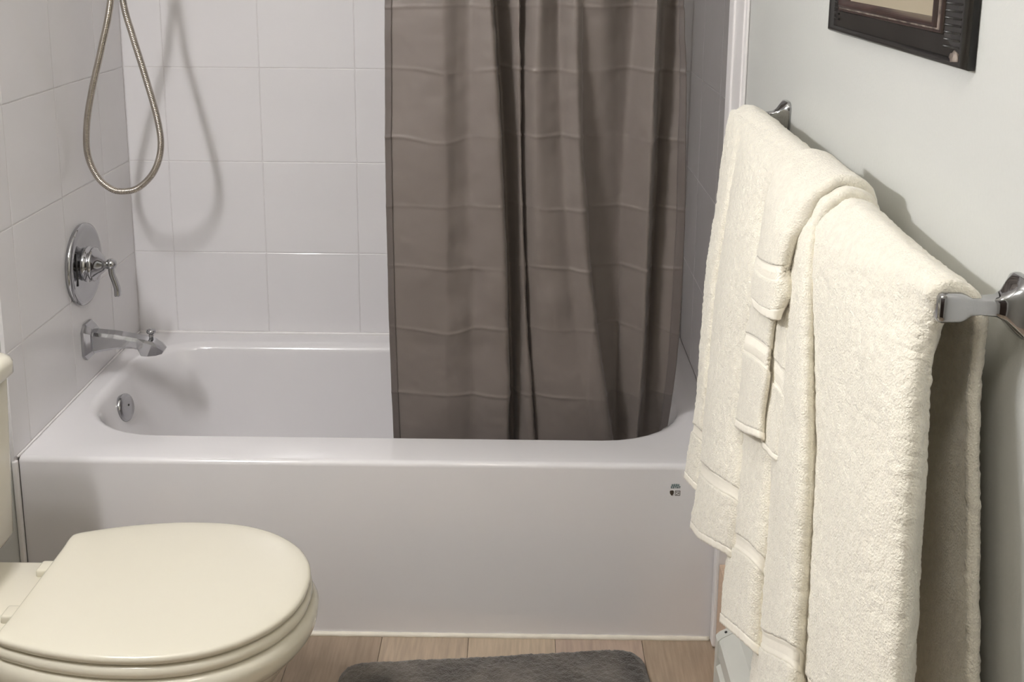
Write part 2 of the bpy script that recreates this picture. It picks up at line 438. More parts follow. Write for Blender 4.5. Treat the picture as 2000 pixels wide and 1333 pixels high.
SY, SZ = 0.405, 0.527
t = Thing('tub_spout', (0, SY, SZ), 'chrome tub spout with faceted flange and lift-up diverter knob', 'faucet')
def facet(xc, zc, hy, hz, cut):
    return [(xc, SY+a, zc+b) for a, b in ((-hy, -hz+cut), (-hy+cut, -hz), (hy-cut, -hz), (hy, -hz+cut), (hy, hz-cut), (hy-cut, hz), (-hy+cut, hz), (-hy, hz-cut))]
fl = [facet(0.0005, SZ, 0.036, 0.046, 0.016), facet(0.007, SZ, 0.036, 0.046, 0.016), facet(0.010, SZ, 0.034, 0.043, 0.015), facet(0.020, SZ+0.001, 0.028, 0.034, 0.012), facet(0.022, SZ+0.001, 0.026, 0.031, 0.010)]
t.add('flange', loft(fl, True, True, True), 'chrome', False)
sec = [(0.020, 0.551, 0.497), (0.045, 0.549, 0.503), (0.075, 0.546, 0.508), (0.100, 0.542, 0.510), (0.118, 0.5385, 0.510), (0.130, 0.5365, 0.507)]
body = [facet(a, (zt_+zb_)/2, 0.0225-0.02*(a-0.02)*0.5, (zt_-zb_)/2, 0.007) for a, zt_, zb_ in sec]
# the nose bends down: skewed sections
def nose(xt, zt, xb, zb, hy, cut):
    pts = []
    for a, s in ((-hy, 0.12), (-hy+cut, 0.0), (hy-cut, 0.0), (hy, 0.12), (hy, 0.88), (hy-cut, 1.0), (-hy+cut, 1.0), (-hy, 0.88)):
        pts.append((xb+(xt-xb)*s, SY+a, zb+(zt-zb)*s))
    return pts
body += [nose(0.149, 0.533, 0.137, 0.491, 0.0225, 0.008), nose(0.169, 0.527, 0.153, 0.489, 0.0225, 0.009), nose(0.182, 0.518, 0.174, 0.491, 0.020, 0.009), nose(0.193, 0.505, 0.188, 0.496, 0.014, 0.006)]
t.add('body', loft(body, True, True, True), 'chrome', False)
t.add('diverter_knob', lathe([(0, 0.0055), (0.008, 0.0050), (0.010, 0.0065), (0.012, 0.0052), (0.014, 0.005), (0.016, 0.008), (0.019, 0.0112), (0.023, 0.0118), (0.026, 0.0105), (0.028, 0.005), (0.0285, 0.001)], (0.160, SY, SZ+0.002), (0.02, 0, 1), 28), 'chrome')

# hose: two strands meeting in a hanging loop
hp = [(226, -330, .40), (224, -160, .405), (216, 0, .41), (199, 90, .415), (181, 170, .42), (170, 240, .425), (171, 300, .43), (190, 345, .435), (217, 369, .437), (243, 374, .437), (272, 366, .435), (301, 335, .43), (314, 290, .425), (308, 235, .42), (284, 150, .415), (259, 70, .41), (240, 0, .405), (221, -140, .40), (216, -330, .395)]
hc = catmull([at(a, b, 1, y) for a, b, y in hp], 30)
seg = np.r_[0, np.cumsum(np.linalg.norm(np.diff(hc, axis=0), axis=1))]
per = 0.0040; nring = int(seg[-1]/per*4)
ss = np.linspace(0, seg[-1], nring)
hq = np.stack([np.interp(ss, seg, hc[:, i]) for i in range(3)], 1)
ph = (ss/per) % 1
t = Thing('shower_hose', tuple(hc[9*30]), 'ribbed metal shower hose hanging in a long loop by the tiled corner', 'hose')
t.add('hose', tube(hq, 0.0068+0.0013*np.sin(ph*math.pi)**0.6, 14), 'hose')
e0, e1 = hc[0], hc[-1]
tp = (e0+e1)/2
t = Thing('hand_shower', (0, tp[1], tp[2]+0.12), 'chrome shower arm and hand shower above the hose', 'shower head')
t.add('pipe', tube(catmull([(0.001, tp[1], tp[2]+0.13), (0.05, tp[1], tp[2]+0.125), (0.085, tp[1], tp[2]+0.10), (e0[0], e0[1], e0[2]-0.002)], 10), 0.0095, 16), 'chrome')
t.add('wall_flange', lathe([(0, 0.030), (0.004, 0.030), (0.010, 0.018), (0.014, 0.011)], (0.0005, tp[1], tp[2]+0.13), (1, 0, 0), 32), 'chrome')
t.add('handset', lathe([(0, 0.009), (0.03, 0.011), (0.10, 0.013), (0.15, 0.016), (0.17, 0.030), (0.185, 0.040), (0.195, 0.040), (0.198, 0.034)], (e1[0], e1[1], e1[2]), (0.35, -0.05, 1), 28), 'chrome')

# ================================================================== shower curtain
def build_curtain():
    # columns: photo-measured fold positions at three heights, metres along the rod, and fold depth (mm towards the room)
    T = [ # top  mid  bottom   d_top d_mid d_bot
        (752, 755, 768,  0, 0, 0), (766, 768, 781, 1, 1, 1), (795, 796, 808, 6, 6, 5), (825, 824, 838, 11, 12, 8), (868, 868, 872, 15, 17, 10),
        (895, 893, 900, 4, 8, 8), (918, 918, 926, 0, 2, 2), (938, 948, 948, 13, 14, 10), (957, 980, 988, 22, 22, 18), (963, 986, 995, 12, 8, 5),
        (961, 984, 994, -18, -22, -20), (968, 990, 1002, -34, -34, -30), (990, 1004, 1012, -14, -22, -10), (1010, 1017, 1030, 2, -6, 8), (1016, 1021, 1042, 0, -8, 8),
        (1015, 1020, 1044, -16, -24, -8), (1021, 1027, 1049, -14, -14, -2), (1040, 1042, 1075, 8, 4, 6), (1056, 1058, 1105, 16, 10, 12), (1074, 1084, 1130, 2, 6, 14),
        (1092, 1106, 1148, -8, 2, 15), (1110, 1122, 1165, 8, 12, 17), (1124, 1137, 1182, 17, 20, 20), (1134, 1146, 1192, 10, 12, 14), (1142, 1150, 1195, 6, -14, -10),
        (1180, 1188, 1200, 8, -22, -22), (1210, 1210, 1206, -10, -26, -24), (1242, 1221, 1214, -22, -20, -16), (1262, 1243, 1230, 0, 0, -2), (1281, 1263, 1245, 16, 18, 14),
        (1287, 1268, 1249, 0, 2, -4), (1299, 1280, 1258, -24, -26, -22), (1316, 1293, 1272, -24, -14, -14), (1327, 1318, 1292, -8, 0, -2), (1336, 1337, 1309, 0, 6, 4)]
    T = np.array(T, float)
    zk = np.array([1.38, 0.902, 0.395])
    ysurf = lambda z: 0.222-(z-0.40)*0.075
    A = np.zeros((3, len(T), 2))
    for i, (py, z) in enumerate(zip((0, 430, 853), zk)):
        for j in range(len(T)):
            A[i, j] = (at(T[j, i], py, 1, ysurf(z))[0], T[j, 3+i]/1000*1.35)
    S = np.stack([catmull(A[i], 8) for i in range(3)])            # 3 x cols x 2
    zs = np.r_[np.linspace(1.96, 1.45, 40), np.linspace(1.447, 0.285, 520)]
    cols = S.shape[1]; P = np.zeros((len(zs), cols, 3))
    crease = [1.3737, 1.2367, 1.0897, 0.9364, 0.7968, 0.6478, 0.4826]
    cx = np.linspace(0, 1, cols)
    for r, z in enumerate(zs):
        t_ = min(max((1.38-z)/(1.38-0.395), -0.0), 1.12)
        l0 = (t_-0.485)*(t_-1)/((0-0.485)*(0-1)); l1 = t_*(t_-1)/(0.485*(0.485-1)); l2 = t_*(t_-0.485)/(1*(1-0.485))
        q = l0*S[0]+l1*S[1]+l2*S[2]
        X = q[:, 0].copy(); d = q[:, 1].copy()
        if z > 1.38:
            s = (z-1.38)/0.58
            d = d*(1-0.3*s)
        P[r, :, 0] = X; P[r, :, 1] = ysurf(z)-d; P[r, :, 2] = z
    # the tub pushes the lower right corner inwards
    low = np.clip((0.62-P[..., 2])/0.25, 0, 1)**1.5; right = np.clip((P[..., 0]-1.2)/0.2, 0, 1)**1.5
    P[..., 1] += 0.05*low*right
    n = grid_normals(P); n *= np.sign(-n[..., 1:2]+1e-9) if False else 1
    n = np.where((n[..., 1:2].mean() > 0), -n, n)
    fl = P.reshape(-1, 3)
    h = np.zeros(len(fl))
    zz = fl[:, 2]; xx = fl[:, 0]
    amp = 0.55+0.45*vnoise(np.stack([xx*7, zz*0+3, zz*0], 1), 1.0, 5)
    for i, c in enumerate(crease):
        cw = c+0.010*vnoise(np.stack([xx*11, zz*0+i, zz*0], 1), 1.0, 8+i)-0.004
        dz = zz-cw
        am2 = np.clip(0.70+0.7*vnoise(np.stack([xx*16, zz*0+i*3.7, zz*0], 1), 1.0, 40+i), 0.0, 1.2)
        h += am2*0.0021*np.exp(-(dz/0.0038)**2)
        h += 0.0012*np.exp(-((dz)/0.035)**2)*(amp-0.3)
    # vertical packing creases
    for xc in (0.908, 1.07, 1.235):
        h += 0.0010*np.exp(-((xx-xc-0.004*vnoise(fl*np.array([0, 0, 9.0]), 1.0, 3))/0.004)**2)
    h += 0.0035*vnoise(fl*np.array([1, 1, 0.8]), 9, 1)+0.0016*vnoise(fl, 24, 2)+0.0007*vnoise(fl, 60, 4)
    # soft dents of the hanging cloth
    for (xa, za, sx, sz, am) in ((0.93, 0.66, 0.030, 0.06, 0.010), (0.985, 0.60, 0.016, 0.03, -0.010), (1.15, 0.70, 0.028, 0.05, 0.012), (0.86, 0.60, 0.05, 0.02, -0.004), (1.12, 0.76, 0.02, 0.05, -0.007), (0.955, 0.78, 0.012, 0.05, 0.006)):
        h += 0.75*am*np.exp(-((xx-xa)/sx)**2-((zz-za)/sz)**2)
    P = P+n*h.reshape(P.shape[:2])[..., None]
    t = Thing('shower_curtain', (1.1, 0.2, 0.285), 'taupe cloth shower curtain with square packing creases, bunched to the right of the tub', 'curtain')
    ob = grid_ob('cloth', P, 'curtain', t.o, t.base)
    sm = ob.modifiers.new('thickness', 'SOLIDIFY'); sm.thickness = 0.0006; sm.offset = 0
    # sewn hems (double cloth) on both sides
    def hem(name, Q):
        o = grid_ob(name, Q, 'hemcloth', t.o, t.base)
        s = o.modifiers.new('thickness', 'SOLIDIFY'); s.thickness = 0.0012; s.offset = 0
    hem('side_hem', P[:, :9]+n[:, :9]*0.0016)
    hem('side_hem', P[:, -8:]+n[:, -8:]*0.0016)
    hem('bottom_hem', P[-12:, :]+n[-12:, :]*0.0016)
    # rod, rings
    zr = 1.985; yr = ysurf(1.96)
    rt = Thing('curtain_rod', (W/2, yr, zr), 'straight chrome shower curtain rod across the tub alcove', 'curtain rod')
    rt.add('rod', tube([(0.004, yr, zr), (W/2, yr, zr), (W-0.006, yr, zr)], 0.0125, 20), 'chrome')
    for xa, dx in ((0.0005, 1), (W-0.008, -1)):
        rt.add('end_cup', lathe([(0, 0.028), (0.006, 0.028), (0.016, 0.018), (0.022, 0.014)], (xa, yr, zr), (dx, 0, 0), 28), 'chrome')
build_curtain()

# ================================================================== toilet
def build_toilet():
    yc = -0.452
    t = Thing('toilet', (0.40, yc, 0), 'bone white toilet with closed lid beside the tub', 'toilet')
    half = [(0.2395, 0.110), (0.2385, 0.145), (0.246, 0.158), (0.275, 0.170), (0.33, 0.187), (0.40, 0.200), (0.46, 0.2035), (0.52, 0.200), (0.575, 0.186), (0.625, 0.160), (0.667, 0.122), (0.694, 0.078), (0.706, 0.038), (0.709, 0.0)]
    hs = catmull(half, 7)
    O = np.array([(a, b) for a, b in hs]+[(a, -b) for a, b in hs[-2::-1]])   # open at the back edge; loop closes straight
    cxo = 0.45
    def ring(scale, dx, z, pts=O, grow=0.0):
        d = pts-np.array([cxo, 0])
        L = np.linalg.norm(d, axis=1)[:, None]
        q = d*scale+d/L*grow
        return [(cxo+dx+a, yc+b, z) for a, b in q]
    zt = 0.412
    tilt = lambda r, s: [(p[0], p[1], p[2]+s*(p[0]-0.45)) for p in r]
    # lid: crowned slab with rolled edge
    R = [ring(1, 0, zt-0.0150, grow=-0.004), ring(1, 0, zt-0.0140, grow=-0.001), ring(1, 0, zt-0.008, grow=0.001), ring(1, 0, zt-0.004, grow=0.0003), ring(1, 0, zt-0.0015, grow=-0.002), ring(1, 0, zt-0.0002, grow=-0.006), ring(1, 0, zt+0.0008, grow=-0.016), ring(0.88, 0, zt+0.0016), ring(0.7, 0, zt+0.0022), ring(0.4, 0, zt+0.003), ring(0.05, 0, zt+0.003)]
    t.add('lid', loft(R, True, True, True), 'seat')
    # seat: closed ring seen from the side
    zs = zt-0.0185
    R = [ring(1, 0.001, zs-0.021, grow=-0.006), ring(1, 0.001, zs-0.019, grow=0.0005), ring(1, 0.001, zs-0.012, grow=0.0025), ring(1, 0.001, zs-0.004, grow=0.001), ring(1, 0.001, zs, grow=-0.005), ring(0.72, 0, zs), ring(0.70, 0, zs-0.004), ring(0.70, 0, zs-0.021)]
    t.add('seat', loft(R, True, False, False), 'seat')
    # bowl: rim, waist, foot
    zr = zs-0.023
    prof = [(0.66, 0.0, zr-0.02, 0), (0.68, 0.0, zr, 0), (1.0, 0.002, zr, -0.004), (1.0, 0.003, zr-0.004, 0.004), (1.0, 0.004, zr-0.016, 0.009), (1.0, 0.003, zr-0.034, 0.008), (1.0, -0.002, zr-0.052, 0.0), (0.97, -0.008, zr-0.062, 0.0), (0.965, -0.010, zr-0.070, -0.002),
            (0.91, -0.020, zr-0.105, 0), (0.81, -0.035, zr-0.15, 0), (0.69, -0.055, zr-0.20, 0), (0.60, -0.075, zr-0.245, 0), (0.56, -0.085, zr-0.285, 0), (0.57, -0.085, 0.03, 0), (0.60, -0.085, 0.001, 0)]
    R = [ring(a, dx, z, grow=g) for a, dx, z, g in prof]
    t.add('bowl', loft(R, True, True, True), 'china')
    # shelf of the bowl that carries the tank
    R = []
    for z, ins in ((0.20, 0.03), (0.30, 0.008), (zr-0.03, 0.0), (zr+0.008, 0.0), (zr+0.013, 0.003), (zr+0.0155, 0.009)):
        R.append(rrect(0.030+ins, 0.262-ins, yc-0.105+ins, yc+0.105-ins, (0.03,)*4, z))
    t.add('tank_shelf', loft(R, True, True, True), 'china')
    # tank and lid
    R = []
    z0, z1 = zr+0.016, 0.712
    for s, ins in ((0, 0.014), (0.03, 0.004), (0.06, 0.0), (0.5, 0.0), (1.0, 0.0)):
        k = 0.014*(1-s)
        R.append(rrect(0.006, 0.1275-k*0.55-ins, yc-0.207+k+ins, yc+0.207-k-ins, (0.004, 0.03, 0.03, 0.004), z0+(z1-z0)*s))
    t.add('tank', loft(R, True, True, True), 'china')
    R = []
    for z, ins in ((z1+0.0005, 0.004), (z1+0.004, 0.0), (z1+0.024, 0.0), (z1+0.032, 0.003), (z1+0.038, 0.010), (z1+0.041, 0.022)):
        R.append(rrect(0.004, 0.138-ins, yc-0.217+ins, yc+0.217-ins, (0.004, 0.034, 0.034, 0.004), z))
    t.add('tank_lid', loft(R, True, True, True), 'china')
    for s in (-1, 1):
        t.add('hinge_cap', box(0.212, 0.262, yc+s*0.068-0.017, yc+s*0.068+0.017, zr+0.012, zs+0.006, 0.005, 3), 'seat')
        t.add('bolt_cap', lathe([(0, 0.016), (0.006, 0.0155), (0.012, 0.011), (0.015, 0.003)], (0.32, yc+s*0.115, 0.0005), (0, 0, 1), 20), 'seat')
    t.add('flush_handle', join(lathe([(0, 0.012), (0.006, 0.012), (0.012, 0.007)], (0.122, yc-0.15, 0.655), (1, 0, 0), 18), box(0.128, 0.137, yc-0.16, yc-0.09, 0.648, 0.662, 0.003)), 'chrome')
build_toilet()

# ================================================================== towel bar
BX, BZ = W-0.066, 1.186
Y_NEAR, Y_FAR = -1.212, -0.302
t = Thing('towel_bar', (W, (Y_NEAR+Y_FAR)/2, BZ), 'chrome towel bar on the painted wall carrying the towels', 'towel bar')
def sq(xx, y, z, hy, hz, p=0.45, n=32):
    return [(xx, y+hy*math.copysign(abs(math.cos(q))**p, math.cos(q)), z+hz*math.copysign(abs(math.sin(q))**p, math.sin(q))) for q in np.linspace(0, 2*math.pi, n, endpoint=False)]
for y, z in ((Y_NEAR, BZ), (Y_FAR, BZ+0.027)):
    secs = [(0.0005, 0.025, 0.028), (0.004, 0.025, 0.028), (0.007, 0.0240, 0.0270), (0.013, 0.0175, 0.0200), (0.019, 0.0118, 0.0130), (0.026, 0.0088, 0.0094), (0.040, 0.0080, 0.0080), (0.050, 0.0092, 0.0092), (0.056, 0.0125, 0.0127), (0.061, 0.0138, 0.0142), (0.077, 0.0140, 0.0145), (0.080, 0.0128, 0.0132), (0.0815, 0.010, 0.0105)]
    po = t.add('post', loft([sq(W-d, y, z, hy, hz) for d, hy, hz in secs], True, True, True), 'chrome')
    po.data.set_sharp_from_angle(angle=0.6) if hasattr(po.data, 'set_sharp_from_angle') else None
def ybar(s): return Y_FAR+(Y_NEAR-Y_FAR)*s
t.add('bar', loft([[(BX+0.0085*math.copysign(abs(math.cos(q))**0.5, math.cos(q)), ybar(s), BZ+0.022*(1-s)+0.0085*math.copysign(abs(math.sin(q))**0.5, math.sin(q))) for q in np.linspace(0, 2*math.pi, 24, endpoint=False)] for s in (0.01, 0.5, 0.99)], True, True, True), 'chrome')

# ================================================================== towels
def zbar(y): return BZ+0.022*(1-(y-Y_FAR)/(Y_NEAR-Y_FAR))

def _resample(A, spacing):
    C = catmull(A.reshape(A.shape[0], -1), 10).reshape(-1, A.shape[1], 3)
    d_ = np.r_[0, np.cumsum(np.linalg.norm(np.diff(C, axis=0), axis=2).mean(1))]
    n = max(8, int(d_[-1]/spacing)); s = np.linspace(0, d_[-1], n)
    out = np.zeros((n, A.shape[1], 3))
    for j in range(A.shape[1]):
        for c in range(3): out[:, j, c] = np.interp(s, d_, C[:, j, c])
    return out

def sheet(rows_, back=None, lift=0.0, dens=0.0030, back_x=1.492, back_y=None, roll=0.016, slant=0.0):
    """smooth cloth surface. rows_: rows from the bar downwards, each a list of surveyed (photo x, photo y, X) points, far to near.
    With `back` the cloth also runs over the bar and down behind it to that height."""
    F = np.array([[at(a, b, 0, X) for a, b, X in r] for r in rows_])
    if back is not None:
        top = F[0]; nc = F.shape[1]; over = []
        for k_ in range(10):
            row = []
            for j in range(nc):
                y = top[j, 1]; zc = zbar(y)+lift; xf = top[j, 0]
                x, z = [(back_x, back), (back_x, (back+1.0)/2), (back_x, 1.06), (back_x-0.002, zc-0.045), (1.4865, zc-0.012), (1.478, zc+0.005),
                        (1.465, zc+roll*0.82), (1.452-lift*0.3, zc+roll), (1.440-lift*0.5, zc+roll*0.5), (xf+0.002, zc-0.008)][k_]
                if back_y is not None and k_ <= 3:
                    f_ = (0.95, 0.95, 0.9, 0.6)[k_]
                    y = y*(1-f_)+f_*(back_y[0]+(back_y[1]-back_y[0])*j/(nc-1))
                if k_ <= 3: y += slant*max(0, 1.12-z)*(j/(nc-1))**2
                row.append((x, y, z))
            over.append(row)
        F = F[1:].copy()
        F[0, :, 2] = np.minimum(F[0, :, 2], [zbar(p[1])+lift-0.036 for p in top])
        F = np.concatenate([np.array(over), F], 0)
    Q = _resample(F, dens)
    Q = _resample(Q.transpose(1, 0, 2), dens).transpose(1, 0, 2)
    n = grid_normals(Q)
    if n[-1, :, 0].mean() > 0: n = -n
    # soft rolled selvedges
    r = 0.009
    u = np.r_[0, np.cumsum(np.linalg.norm(np.diff(Q, axis=1), axis=2).mean(0))]
    d = np.clip(np.minimum(u, u[-1]-u), 0, r)
    Q = Q-n*(r-np.sqrt(np.maximum(r*r-(r-d)**2, 0)))[None, :, None]
    return Q, n

def terry(Q, n, seed, amp):
    fl = Q.reshape(-1, 3)
    h = amp*(0.75*vnoise(fl, 240, seed+2)+0.55*vnoise(fl, 120, seed)+0.25*vnoise(fl, 50, seed+1))+0.0020*vnoise(fl, 13, seed+3)
    return Q+n*h.reshape(Q.shape[:2])[..., None]

def cloth(name, Q, material, th, thing, label=None):
    o = grid_ob(name, Q, material, thing.o, thing.base)
    s = o.modifiers.new('thickness', 'SOLIDIFY'); s.thickness = th; s.offset = 0; s.use_even_offset = False
    if label: o['label'] = label
    return o

def towel(thing, names, rows_, seed, th=0.008, amp=0.0013, band=None, hem=0.012, herring=False, **kw):
    """cut the cloth into terry body, flat woven band, terry end and sewn hem"""
    Q, n = sheet(rows_, **kw)
    step = np.linalg.norm(np.diff(Q, axis=0), axis=2).mean(1)
    fromb = np.r_[np.cumsum(step[::-1])[::-1], 0]
    T_ = terry(Q, n, seed, amp)
    cut = lambda d: int(np.argmin(np.abs(fromb-d)))
    ih = cut(hem)
    if band:
        i0, i1 = cut(band[1]), cut(band[0])
        cloth(names, T_[:i0+1], 'towel', th, thing)
        cloth('end_section', T_[i1:ih+1], 'towel', th, thing)
        B = Q[i0:i1+1]; nb = n[i0:i1+1]
        up = 5 if herring else 1
        if up > 1:
            def dense(A):
                A = np.stack([np.stack([np.interp(np.linspace(0, len(A)-1, (len(A)-1)*up+1), np.arange(len(A)), A[:, j, c]) for c in range(3)], 1) for j in range(A.shape[1])], 1)
                return np.stack([np.stack([np.interp(np.linspace(0, A.shape[1]-1, (A.shape[1]-1)*up+1), np.arange(A.shape[1]), A[i, :, c]) for c in range(3)], 1) for i in range(A.shape[0])], 0)
            B, nb = dense(B), dense(nb)
        fl = B.reshape(-1, 3)
        h = np.full(B.shape[:2], -0.0020)+(0.002*vnoise(fl, 13, seed+3)).reshape(B.shape[:2])
        v = np.linspace(0, 1, B.shape[0])[:, None]
        if herring:
            u = np.r_[0, np.cumsum(np.linalg.norm(np.diff(B, axis=1), axis=2).mean(0))][None, :]
            hgt = band[1]-band[0]
            zig = np.abs(v-0.5)*hgt*0.9
            core = np.clip((0.5-np.abs(v-0.5))/0.16-0.6, 0, 1)
            h = h+core*0.0017*np.sin(2*math.pi*(u+zig)/0.0052)+0.0012*(1-core)
        else:
            h = h+0.0024*(np.exp(-((v-0.06)/0.07)**2)+np.exp(-((v-0.94)/0.07)**2))
        cloth('woven_band', B+nb*h[..., None], 'band', th*0.8, thing, 'flat woven herringbone band' if herring else 'flat woven band')
    else:
        cloth(names, T_[:ih+1], 'towel', th, thing)
    Hm = Q[ih:]+n[ih:]*(0.0005+(0.002*vnoise(Q[ih:].reshape(-1, 3), 13, seed+3)).reshape(Q[ih:].shape[:2]))[..., None]
    u = np.arange(Hm.shape[1])
    Hm = Hm+n[ih:]*(0.0006*np.sin(u*0.9))[None, :, None]
    cloth('hem', Hm, 'band', th*0.95, thing)

# far bath towel: a narrow fold and a broad one
tA = Thing('bath_towel', (1.42, -0.45, 0.55), 'cream terry bath towel at the far end of the bar, nearest the tub', 'towel', 'cream towels on the bar')
rowsA1 = [
    [(1421, 240, 1.421), (1436, 242, 1.418), (1458, 262, 1.426)],
    [(1404, 377, 1.408), (1420, 380, 1.404), (1442, 395, 1.420)],
    [(1383, 509, 1.395), (1399, 512, 1.392), (1422, 530, 1.411)],
    [(1372, 650, 1.387), (1386, 655, 1.385), (1408, 672, 1.405)],
    [(1363, 774, 1.381), (1376, 780, 1.379), (1396, 800, 1.399)],
    [(1348, 870, 1.371), (1361, 885, 1.372), (1384, 905, 1.386)],
    [(1340, 933, 1.366), (1355, 950, 1.368), (1378, 975, 1.384)]]
towel(tA, 'narrow_fold', rowsA1, 11, amp=0.0017, band=(0.085, 0.105), back=0.66, lift=0.008)
rowsA2 = [
    [(1446, 250, 1.424), (1470, 252, 1.417), (1500, 272, 1.416), (1530, 292, 1.419), (1558, 318, 1.428)],
    [(1428, 377, 1.415), (1446, 380, 1.402), (1470, 390, 1.401), (1496, 405, 1.412), (1520, 430, 1.428)],
    [(1407, 509, 1.404), (1426, 512, 1.389), (1450, 520, 1.389), (1476, 535, 1.397), (1500, 560, 1.412)],
    [(1391, 650, 1.395), (1408, 655, 1.381), (1430, 662, 1.382), (1456, 678, 1.391), (1482, 705, 1.408)],
    [(1379, 774, 1.388), (1396, 782, 1.374), (1418, 795, 1.376), (1444, 815, 1.386), (1470, 845, 1.404)],
    [(1372, 900, 1.374), (1390, 916, 1.366), (1412, 932, 1.369), (1440, 950, 1.381), (1466, 980, 1.400)],
    [(1357, 990, 1.366), (1376, 1008, 1.360), (1400, 1022, 1.364), (1430, 1040, 1.376), (1456, 1072, 1.396)],
    [(1351, 1030, 1.363), (1370, 1052, 1.358), (1396, 1068, 1.363), (1424, 1084, 1.375), (1450, 1112, 1.394)]]
towel(tA, 'broad_fold', rowsA2, 15, amp=0.0017, band=(0.098, 0.122), back=0.60, lift=0.010)

# near bath towel: a rolled fold, the main panel, and an inner fold showing at the left
tC = Thing('bath_towel', (1.43, -0.95, 0.3), 'thick cream bath towel at the near end of the bar, beside the chrome post', 'towel', 'cream towels on the bar')
rowsC = [
    [(1548, 390, 1.426), (1572, 400, 1.420), (1590, 415, 1.419), (1600, 420, 1.423), (1620, 420, 1.421), (1690, 448, 1.425), (1750, 505, 1.430), (1800, 558, 1.437), (1828, 600, 1.444)],
    [(1534, 490, 1.418), (1556, 490, 1.406), (1580, 495, 1.406), (1594, 505, 1.415), (1606, 505, 1.413), (1670, 525, 1.419), (1740, 570, 1.427), (1790, 606, 1.435), (1821, 640, 1.446)],
    [(1520, 680, 1.412), (1542, 680, 1.397), (1572, 685, 1.395), (1594, 700, 1.410), (1606, 700, 1.407), (1680, 712, 1.411), (1745, 735, 1.420), (1785, 745, 1.431), (1811, 770, 1.447)],
    [(1506, 900, 1.408), (1530, 905, 1.389), (1566, 908, 1.386), (1597, 925, 1.405), (1608, 925, 1.402), (1680, 925, 1.404), (1745, 930, 1.414), (1782, 935, 1.427), (1802, 950, 1.447)],
    [(1490, 1090, 1.404), (1516, 1100, 1.383), (1556, 1105, 1.380), (1587, 1135, 1.399), (1596, 1150, 1.396), (1666, 1180, 1.396), (1732, 1180, 1.407), (1770, 1180, 1.421), (1788, 1185, 1.446)],
    [(1475, 1258, 1.396), (1500, 1282, 1.377), (1545, 1308, 1.375), (1574, 1350, 1.394), (1583, 1390, 1.391), (1652, 1450, 1.391), (1720, 1450, 1.402), (1757, 1450, 1.416), (1774, 1450, 1.443)],
    [(1468, 1335, 1.394), (1492, 1370, 1.373), (1536, 1400, 1.371), (1566, 1470, 1.391), (1577, 1520, 1.388), (1648, 1600, 1.388), (1714, 1610, 1.400), (1752, 1610, 1.414), (1768, 1610, 1.441)],
    [(1456, 1400, 1.392), (1484, 1460, 1.371), (1528, 1520, 1.369), (1556, 1620, 1.388), (1567, 1680, 1.385), (1640, 1780, 1.385), (1706, 1800, 1.397), (1744, 1800, 1.411), (1758, 1800, 1.438)]]
towel(tC, 'terry_sheet', rowsC, 21, th=0.009, amp=0.0014, band=(0.155, 0.180), hem=0.014, back=0.42, lift=0.003, back_x=1.501, back_y=(-0.78, -1.180), slant=-0.23)
rowsE = [
    [(1466, 640, 1.414), (1486, 648, 1.408), (1510, 665, 1.406), (1540, 700, 1.414)],
    [(1450, 780, 1.404), (1470, 790, 1.397), (1498, 808, 1.396), (1530, 845, 1.408)],
    [(1442, 900, 1.396), (1462, 910, 1.387), (1490, 930, 1.388), (1520, 965, 1.403)],
    [(1437, 1021, 1.388), (1456, 1032, 1.379), (1484, 1056, 1.381), (1512, 1095, 1.398)],
    [(1422, 1090, 1.382), (1444, 1103, 1.374), (1474, 1127, 1.376), (1502, 1165, 1.394)],
    [(1410, 1215, 1.374), (1434, 1236, 1.367), (1466, 1262, 1.371), (1496, 1298, 1.390)]]
towel(tC, 'inner_fold', rowsE, 25, th=0.008, band=(0.112, 0.136))

# hand towel over the join
tD = Thing('hand_towel', (1.41, -0.62, 0.8), 'cream hand towel with a herringbone band, hanging between the two bath towels', 'towel', 'cream towels on the bar')
rowsD = [
    [(1522, 330, 1.416), (1548, 330, 1.411), (1580, 360, 1.411), (1586, 366, 1.415), (1604, 392, 1.418)],
    [(1484, 470, 1.394), (1508, 474, 1.391), (1532, 488, 1.391), (1540, 498, 1.402), (1560, 520, 1.404)],
    [(1468, 590, 1.397), (1486, 596, 1.388), (1510, 610, 1.387), (1518, 622, 1.395), (1542, 648, 1.396)],
    [(1455, 668, 1.392), (1474, 678, 1.383), (1498, 698, 1.383), (1508, 718, 1.392), (1534, 752, 1.391)],
    [(1450, 705, 1.390), (1470, 718, 1.381), (1496, 740, 1.381), (1505, 758, 1.390), (1532, 796, 1.389)],
    [(1440, 780, 1.386), (1460, 792, 1.377), (1486, 806, 1.378), (1496, 826, 1.387), (1524, 864, 1.387)],
    [(1436, 832, 1.384), (1456, 845, 1.374), (1484, 856, 1.376), (1492, 872, 1.385), (1519, 902, 1.385)]]
towel(tD, 'terry_sheet', rowsD, 31, th=0.005, amp=0.0007, band=(0.100, 0.128), herring=True, hem=0.010, back=0.88, lift=0.014)

